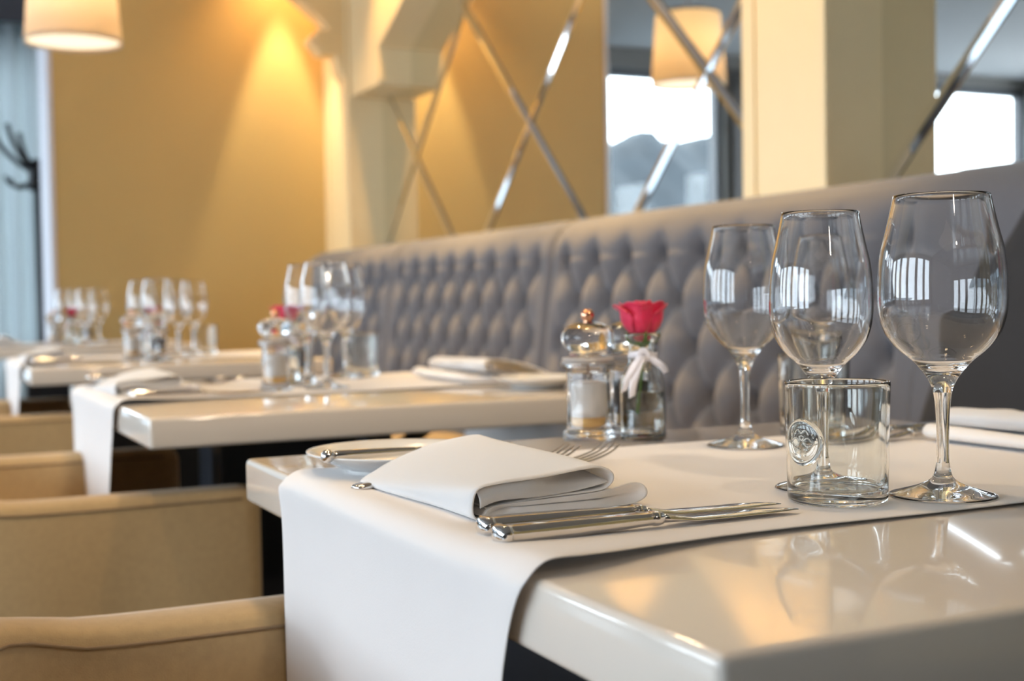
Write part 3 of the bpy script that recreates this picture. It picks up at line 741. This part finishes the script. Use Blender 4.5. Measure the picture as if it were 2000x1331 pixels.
# ------------------------------------------------------------------ salt and pepper mills
def make_mill(label, loc, fill_name, fill_mat, fill_h=.0597, group='clear salt and pepper mills'):
    t = thing('salt_mill' if fill_name == 'salt' else 'pepper_mill', label, 'mill', loc, random.random(), group)
    n = 48
    outer = [(0, 0), (.026, 0), (.0275, .0012), (.0275, .007), (.0262, .009), (.0236, .0105), (.0230, .013), (.0228, .07), (.0235, .0735), (.0270, .0750), (.0286, .0775), (.0286, .0815), (.0270, .084), (.021, .0850), (.0195, .0850)]
    inner = [(.0195, .082), (.0196, .072), (.0200, .018), (.0195, .012), (0, .0115)]
    obj('body', lathe(outer+inner, n), M_ACR, t)
    obj('collar', lathe([(.0197, .0795), (.0272, .0795), (.0275, .0825), (.0270, .0860), (.0200, .0862), (.0193, .084), (.0197, .0795)], n), mat('frosted_acrylic', (.85, .80, .76), .35, trans=.55), t)
    hd = [(0, .0875), (.018, .0875), (.0190, .0885), (.0205, .0915), (.0250, .0970), (.0285, .1025), (.0292, .1070), (.0275, .1125), (.0225, .1175), (.0150, .1212), (.0090, .1225), (0, .1230)]
    bm = bmesh.new(); g = cr([(r, z, 0) for r, z in hd], 3); m = 48; rings = []
    for p in g:
        if p.x < 1e-5: rings.append([bm.verts.new((0, 0, p.y))]); continue
        fl = .06*max(0, (p.x-.018)/.011)
        rings.append([bm.verts.new((p.x*(1-fl*abs(math.sin(PI*8*i/m)))*math.cos(2*PI*i/m), p.x*(1-fl*abs(math.sin(PI*8*i/m)))*math.sin(2*PI*i/m), p.y)) for i in range(m)])
    for A, B in zip(rings, rings[1:]):
        for i in range(m):
            j = (i+1) % m
            if len(A) == 1: bm.faces.new((A[0], B[i], B[j]))
            elif len(B) == 1: bm.faces.new((A[i], A[j], B[0]))
            else: bm.faces.new((A[i], A[j], B[j], B[i]))
    obj('head', bm, M_ACR, t)
    k = obj('knob', lathe([(0, .1222), (.004, .1222), (.0045, .1232), (.0040, .1238), (.0062, .1262), (.0073, .1300), (.0062, .1340), (.003, .1364), (0, .1368)], 24), M_COPPER, t)
    obj('spindle', tube([(0, 0, .024), (0, 0, .0866)], .0016, 10), M_STEEL, t)
    obj(fill_name, lathe([(0, .0242), (.0190, .0242), (.0192, .03), (.0192, fill_h-.002), (.0185, fill_h), (.012, fill_h+.0015), (.0019, fill_h+.003)], 32), fill_mat, t)
    obj('grinder', lathe([(0, .0120), (.0170, .0120), (.0185, .0150), (.0188, .0235), (0, .0238)], 32), M_AMBER, t)
    return t
MS = make_mill('clear salt mill with copper knob, left of the rose on the foreground table', (.657, 1.180, TZ+.001), 'salt', M_SALT)
MP = make_mill('clear pepper mill hidden between the salt mill and the rose bottle', (.716, 1.192, TZ+.001), 'peppercorns', M_PEPPER)

# ------------------------------------------------------------------ rose in bottle
def make_bottle(label, loc, rlabel, grp='small glass bottles holding a rose'):
    t = thing('bud_vase', label, 'vase', loc, 0, grp)
    o_ = [(0, .0008), (.018, .0012), (.0215, 0), (.0233, .0015), (.0237, .005), (.0237, .050), (.0232, .060), (.0205, .0700), (.0165, .0780), (.0142, .0850), (.0142, .0930), (.0150, .1000), (.0185, .1060), (.0195, .1085), (.0190, .1105), (.0178, .1108),
          (.0165, .1085), (.0130, .1000), (.0124, .0930), (.0124, .0850), (.0148, .0770), (.0188, .0690), (.0215, .0595), (.0220, .050), (.0220, .008), (.0205, .0052), (0, .0055)]
    g = [(p.x, p.y) for p in cr([(r, z, 0) for r, z in o_], 3)]
    obj('bottle', lathe(g, 64), M_GLASSG, t)
    obj('water', lathe([(0, .0060), (.0200, .0062), (.0216, .0085), (.0217, .0500), (.0210, .0502), (.0019, .0501)], 48), M_WATER, t)
    # ribbon
    rb = bmesh.new()
    def band(u, v):
        a = 2*PI*u; return (.0150*math.cos(a), .0150*math.sin(a), .0845+.007*v+.001*math.sin(a*2))
    rib = solid(obj('ribbon', grid(40, 3, band), M_RIB, t), .0004)
    q = -rt   # towards picture left
    toc = Vector((-fw.x, -fw.y, 0)).normalized()
    R3 = Vector((rt.x, rt.y, 0)).normalized()
    def strip(name, pts, wid, par):
        P_ = cr(pts, 6)
        def fn(u, v):
            i = min(int(round(u*(len(P_)-1))), len(P_)-1); a = P_[i]; w_ = wid*(v-.5)*(1+.25*math.sin(u*4))
            tw = Vector((.85, .5*math.sin(u*5), .35))
            b = R3*(a.x+w_*tw.x)+toc*(a.y+w_*tw.y*.6)+Vector((0, 0, a.z+w_*tw.z))
            return b
        return solid(obj(name, grid(len(P_)-1, 3, fn), M_RIB, par), .0004)
    strip('ribbon_tail', [(-.004, .017, .088), (-.010, .0215, .080), (-.017, .0260, .067), (-.0215, .0262, .052)], .0085, rib)
    strip('ribbon_tail', [(-.003, .017, .087), (-.007, .0225, .078), (-.012, .0265, .062), (-.0140, .0268, .046)], .0095, rib)
    strip('ribbon_tail', [(.004, .016, .087), (.012, .0170, .081), (.019, .016, .076), (.0225, .0145, .070)], .0075, rib)
    # loop with a small hole
    def loop(u, v):
        a = 2*PI*u; r = .0017+.0062*v
        return R3*(-.001+r*math.cos(a)*.9)+toc*(.0182+.0012*math.sin(a))+Vector((0, 0, .0885+r*math.sin(a)))
    solid(obj('ribbon_loop', grid(28, 4, loop), M_RIB, rib), .0006)
    # rose
    r = thing('rose', rlabel, 'rose', (loc[0], loc[1], loc[2]), 0, grp.replace('small glass bottles holding a rose', 'pink roses in bottles'))
    st = cr([(-.0045, .001, .026), (-.003, .001, .05), (0, 0, .08), (0, 0, .1035)], 6)
    obj('stem', tube([(R3*p.x+Vector((0, 0, p.z))) for p in st], .0014, 8), M_GREEN, r)
    zc = .0995
    def petal(ang, rb_, rt_, h, wd, curl, lean, twist=0):
        # half width in angle wd
        def fn(u, v):
            a = ang+(u-.5)*2*wd*(.55+.6*math.sin(min(1, v*1.15)*PI*.62))
            e = (2*u-1)**2
            rad = rb_*math.sin(min(1, v*1.6)*PI/2)+(rt_-rb_)*v**2 + curl*max(0, v-.72)**1.5*10*(1+.6*e)+.0008*math.sin(a*5)
            z = zc + h*v*(1-.16*e*v) - curl*max(0, v-.80)**2*40*.5
            return (rad*math.cos(a)+lean*v*math.cos(ang), rad*math.sin(a)+lean*v*math.sin(ang), z)
        def fn2(u, v):
            x, y, z = fn(u, v)
            if v > .86 and rb_ > .012:
                k = (v-.86)/.14; c = math.cos(ang+(u-.5)*2*wd); s_ = math.sin(ang+(u-.5)*2*wd)
                x += .0010*k*c; y += .0010*k*s_; z -= .0014*k*k
            return (x, y, z+.0012*math.sin(u*9+ang*3)*v*v)
        o = solid(obj('petal', grid(16, 18, fn2), M_ROSE, r), .0006); return o
    ca = math.atan2(-fw.y, -fw.x)
    for k in range(3): petal(ca+k*2.1+.3, .0035, .0045, .043, 1.4, 0, 0)
    for k in range(4): petal(ca+k*1.6+.9, .0080, .0085, .0445, 1.15, .0003, 0)
    for k in range(4): petal(ca+k*1.57+.2, .0125, .0130, .0450, 1.05, .0008, 0)
    for k in range(5): petal(ca+k*1.257+.75, .0200, .0205, .0455, .85, .0010, .0003)
    petal(ca-1.45, .0205, .0225, .0445, .8, .0036, .001); petal(ca+1.35, .0205, .0215, .044, .8, .0022, .001)
    for k in range(5):
        a = ca+k*1.257+.1
        def sp(u, v, a=a):
            w_ = .0045*(1-v)**.8*(2*u-1); rr = .004+.014*math.sin(min(1, v*1.2)*PI/2)
            return ((rr)*math.cos(a)-w_*math.sin(a), rr*math.sin(a)+w_*math.cos(a), zc-.002+.016*v**1.5)
        solid(obj('sepal', grid(4, 8, sp), M_GREEN, r), .0004)
    obj('calyx', lathe([(0, zc-.005), (.003, zc-.004), (.0055, zc), (.010, zc+.003), (0, zc+.004)], 20), M_GREEN, r)
    return t, r
BT, RS = make_bottle('small clear glass bottle with water and white ribbon on the foreground table', (.705, 1.150, TZ+.001), 'pink-red rose in the small bottle on the foreground table')

# ------------------------------------------------------------------ settings on the other tables
def glass_at(label, x, y, big):
    src = G1 if big else G_S
    return dup(src, (x, y, Z0), 0, label)
G_S = [o for o in C.objects if o.name.startswith('wine_glass') and o.type == 'EMPTY'][2]
def regroup(o, g): o['group'] = g; return o
def on(px, py, z=TZ):
    d = fw + rt*(px-1000)/2525 - up*(py-665.5)/2525; k = (z-CAM.z)/d.z; return CAM+d*k
t2 = 'wine glasses on the second table'; t3 = 'wine glasses on the third table'; t4 = 'wine glasses on the farthest table'
for px, py, big, l, g in [
    (602, 756, 0, 'leftmost wine glass on the second table, just behind the mills', t2), (639, 762, 1, 'tallest wine glass on the second table, in the middle', t2),
    (677, 742, 0, 'rightmost wine glass on the second table, beside its tumbler', t2),
    (280, 703, 0, 'leftmost wine glass on the third table', t3), (311, 706, 1, 'second wine glass from the left on the third table, the tallest', t3),
    (350, 699, 0, 'third wine glass from the left on the third table', t3), (380, 695, 0, 'rightmost wine glass on the third table, beside its tumbler', t3),
    (130, 673, 1, 'leftmost and brightest wine glass on the farthest table', t4), (150, 668.5, 0, 'middle wine glass on the farthest table', t4),
    (170, 675, 0, 'wine glass third from the left on the farthest table', t4), (195, 670.5, 0, 'rightmost wine glass on the farthest table', t4)]:
    p = on(px, py); regroup(glass_at(l, p.x, p.y, big), g)
TB = [o for o in C.objects if o.name.startswith('tumbler')][1]
for x, y, l in [(.833, 2.410, 'clear tumbler at the right of the glasses on the second table'), (*on(400, 693)[:2], 'clear tumbler at the right of the glasses on the third table'), (.50, 2.17+.0, None)]:
    if l: regroup(dup(TB, (x, y, Z0), 0, l), 'tumblers on the tables behind')
for x, y, k, l in [(*on(540, 766)[:2], MS, 'clear salt mill at the front of the second table'), (*on(590, 745)[:2], MP, 'clear pepper mill beside the salt mill on the second table'),
                (*on(260, 705)[:2], MS, 'clear salt mill on the third table'), (.655, 3.56, MP, 'clear pepper mill on the third table'),
                (*on(106, 674)[:2], MS, 'clear salt mill on the farthest table'), (.70, 5.28, MP, 'clear pepper mill on the farthest table')]:
    regroup(dup(k, (x, y, Z0-.0015), .4, l), 'mills on the tables behind')
for x, y, l, rl in [(*on(562, 752)[:2], 'small ribboned bottle among the glasses on the second table', 'pink rose between the glasses on the second table'),
                    (*on(300, 701)[:2], 'small ribboned bottle among the glasses on the third table', 'pink rose between the glasses on the third table'),
                    (*on(141, 673)[:2], 'small ribboned bottle among the glasses on the farthest table', 'pink rose between the glasses on the farthest table')]:
    regroup(dup(BT, (x, y, Z0-.0015), 0, l), 'bottles on the tables behind'); regroup(dup(RS, (x, y, Z0-.0015), 0, rl), 'roses on the tables behind')
dy = 2.014-.648
dup(NAPK, (.325, .775+dy, TZ+.0035), 0, 'folded white napkin at the left end of the second table')
dup(NAPK, (1.06, 2.285, TZ+.0035), PI, 'folded white napkin at the right end of the second table, by the banquette', 1.25)
dup(NAPK, (.325, 3.64, TZ+.0035), 0, 'folded white napkin at the left end of the third table')
dup(NAPK, (.325, 5.33, TZ+.0035), 0, 'folded white napkin at the left edge on the farthest table')
for i, (a, b, l) in enumerate([((.335, .712+dy), (.555, .712+dy), 'steel knife below the left napkin on the second table, farther of two'), ((.335, .68+dy), (.555, .682+dy), 'steel knife below the left napkin on the second table, nearer of two'),
                               ((.335, 3.575), (.555, 3.575), 'steel knife below the napkin on the third table, farther of two'), ((.335, 3.545), (.555, 3.545), 'steel knife below the napkin on the third table, nearer of two')]):
    place2(dup(K, (0, 0, 0), 0, l), (*a, KZ), (*b, KZ))
for a, b, l in [((.33, .95+dy), (.545, 1.0+dy), 'steel fork under the left napkin on the second table, left of two'), ((.36, .935+dy), (.575, .985+dy), 'steel fork under the left napkin on the second table, right of two')]:
    place2(dup(FK, (0, 0, 0), 0, l), (*a, KZ), (*b, KZ))
for x, y, l, bl in [(.392, 1.043+dy, 'white bread plate at the far left corner of the second table', 'butter knife on the far left bread plate of the second table'),
                (.975, 1.925, 'white bread plate at the near right corner of the second table', None)]:
    r = PL.copy(); C.objects.link(r); r.location = (x, y, TZ+.0033 if y > 2.1 else TZ+.001); r['label'] = l
    for ch in PL.children: c = ch.copy(); C.objects.link(c); c.parent = r
    if bl: d = dup(bk1, tuple(bk1.location+Vector((0, dy, 0))), 0, bl); d.rotation_euler = bk1.rotation_euler

# ------------------------------------------------------------------ pendant lamp
t = thing('pendant_lamp', 'cream drum pendant lamp hanging over the farthest table, also seen in the mirror', 'lamp', (.67, 5.21, 1.905))
obj('lamp_shade', lathe([(.178, 0), (.152, .335)], 64), M_SHADE, t); solid(t.children[-1], .002)
obj('diffuser', lathe([(0, .012), (.174, .012), (.174, .016), (0, .016)], 48), M_BULB, t, smooth=False)
obj('shade_ring', lathe([(.1535, .333), (.1555, .337), (.1535, .341), (.1515, .337), (.1535, .333)], 48), M_WFRAME, t)
obj('cord', tube([(0, 0, .30), (0, 0, CZ-1.905)], .003, 8), M_BLACK, t)
obj('bulb', lathe([(0, .12), (.02, .125), (.032, .15), (.03, .18), (.015, .21), (.013, .25), (0, .25)], 24), M_BULB, t)
obj('ceiling_rose', lathe([(0, CZ-1.905-.03), (.04, CZ-1.905-.028), (.055, CZ-1.905-.001), (0, CZ-1.905-.001)], 32), M_WFRAME, t)
light('pendant_bulb', 'POINT', (.67, 5.21, 2.20), 9, (1, .80, .55), shadow_soft_size=.05)

# ------------------------------------------------------------------ coat stand
t = thing('coat_stand', 'black coat stand with curved hooks in front of the sheer curtain', 'coat stand', (.715, 7.1, 0))
obj('pole', tube([(0, 0, .02), (0, 0, 1.56)], .018, 14), M_BLACK, t)
obj('hub', lathe([(0, 1.50), (.045, 1.50), (.05, 1.53), (.045, 1.57), (.048, 1.62), (.03, 1.66), (0, 1.665)], 20), M_BLACK, t)
for k in range(6):
    a = k*PI/3+2.9; c, s = math.cos(a), math.sin(a)
    obj('hook', tube(cr([(.03*c, .03*s, 1.60), (.11*c, .11*s, 1.66), (.18*c, .18*s, 1.74), (.22*c, .22*s, 1.82)], 5), .013, 8), M_BLACK, t)
    a += PI/6; c, s = math.cos(a), math.sin(a)
    obj('hook', tube(cr([(.03*c, .03*s, 1.54), (.09*c, .09*s, 1.52), (.14*c, .14*s, 1.53), (.165*c, .165*s, 1.57)], 5), .010, 8), M_BLACK, t)
for k in range(4):
    a = k*PI/2+.4; c, s = math.cos(a), math.sin(a)
    obj('foot', tube(cr([(.01*c, .01*s, .10), (.12*c, .12*s, .08), (.26*c, .26*s, .014)], 5), .014, 8), M_BLACK, t)
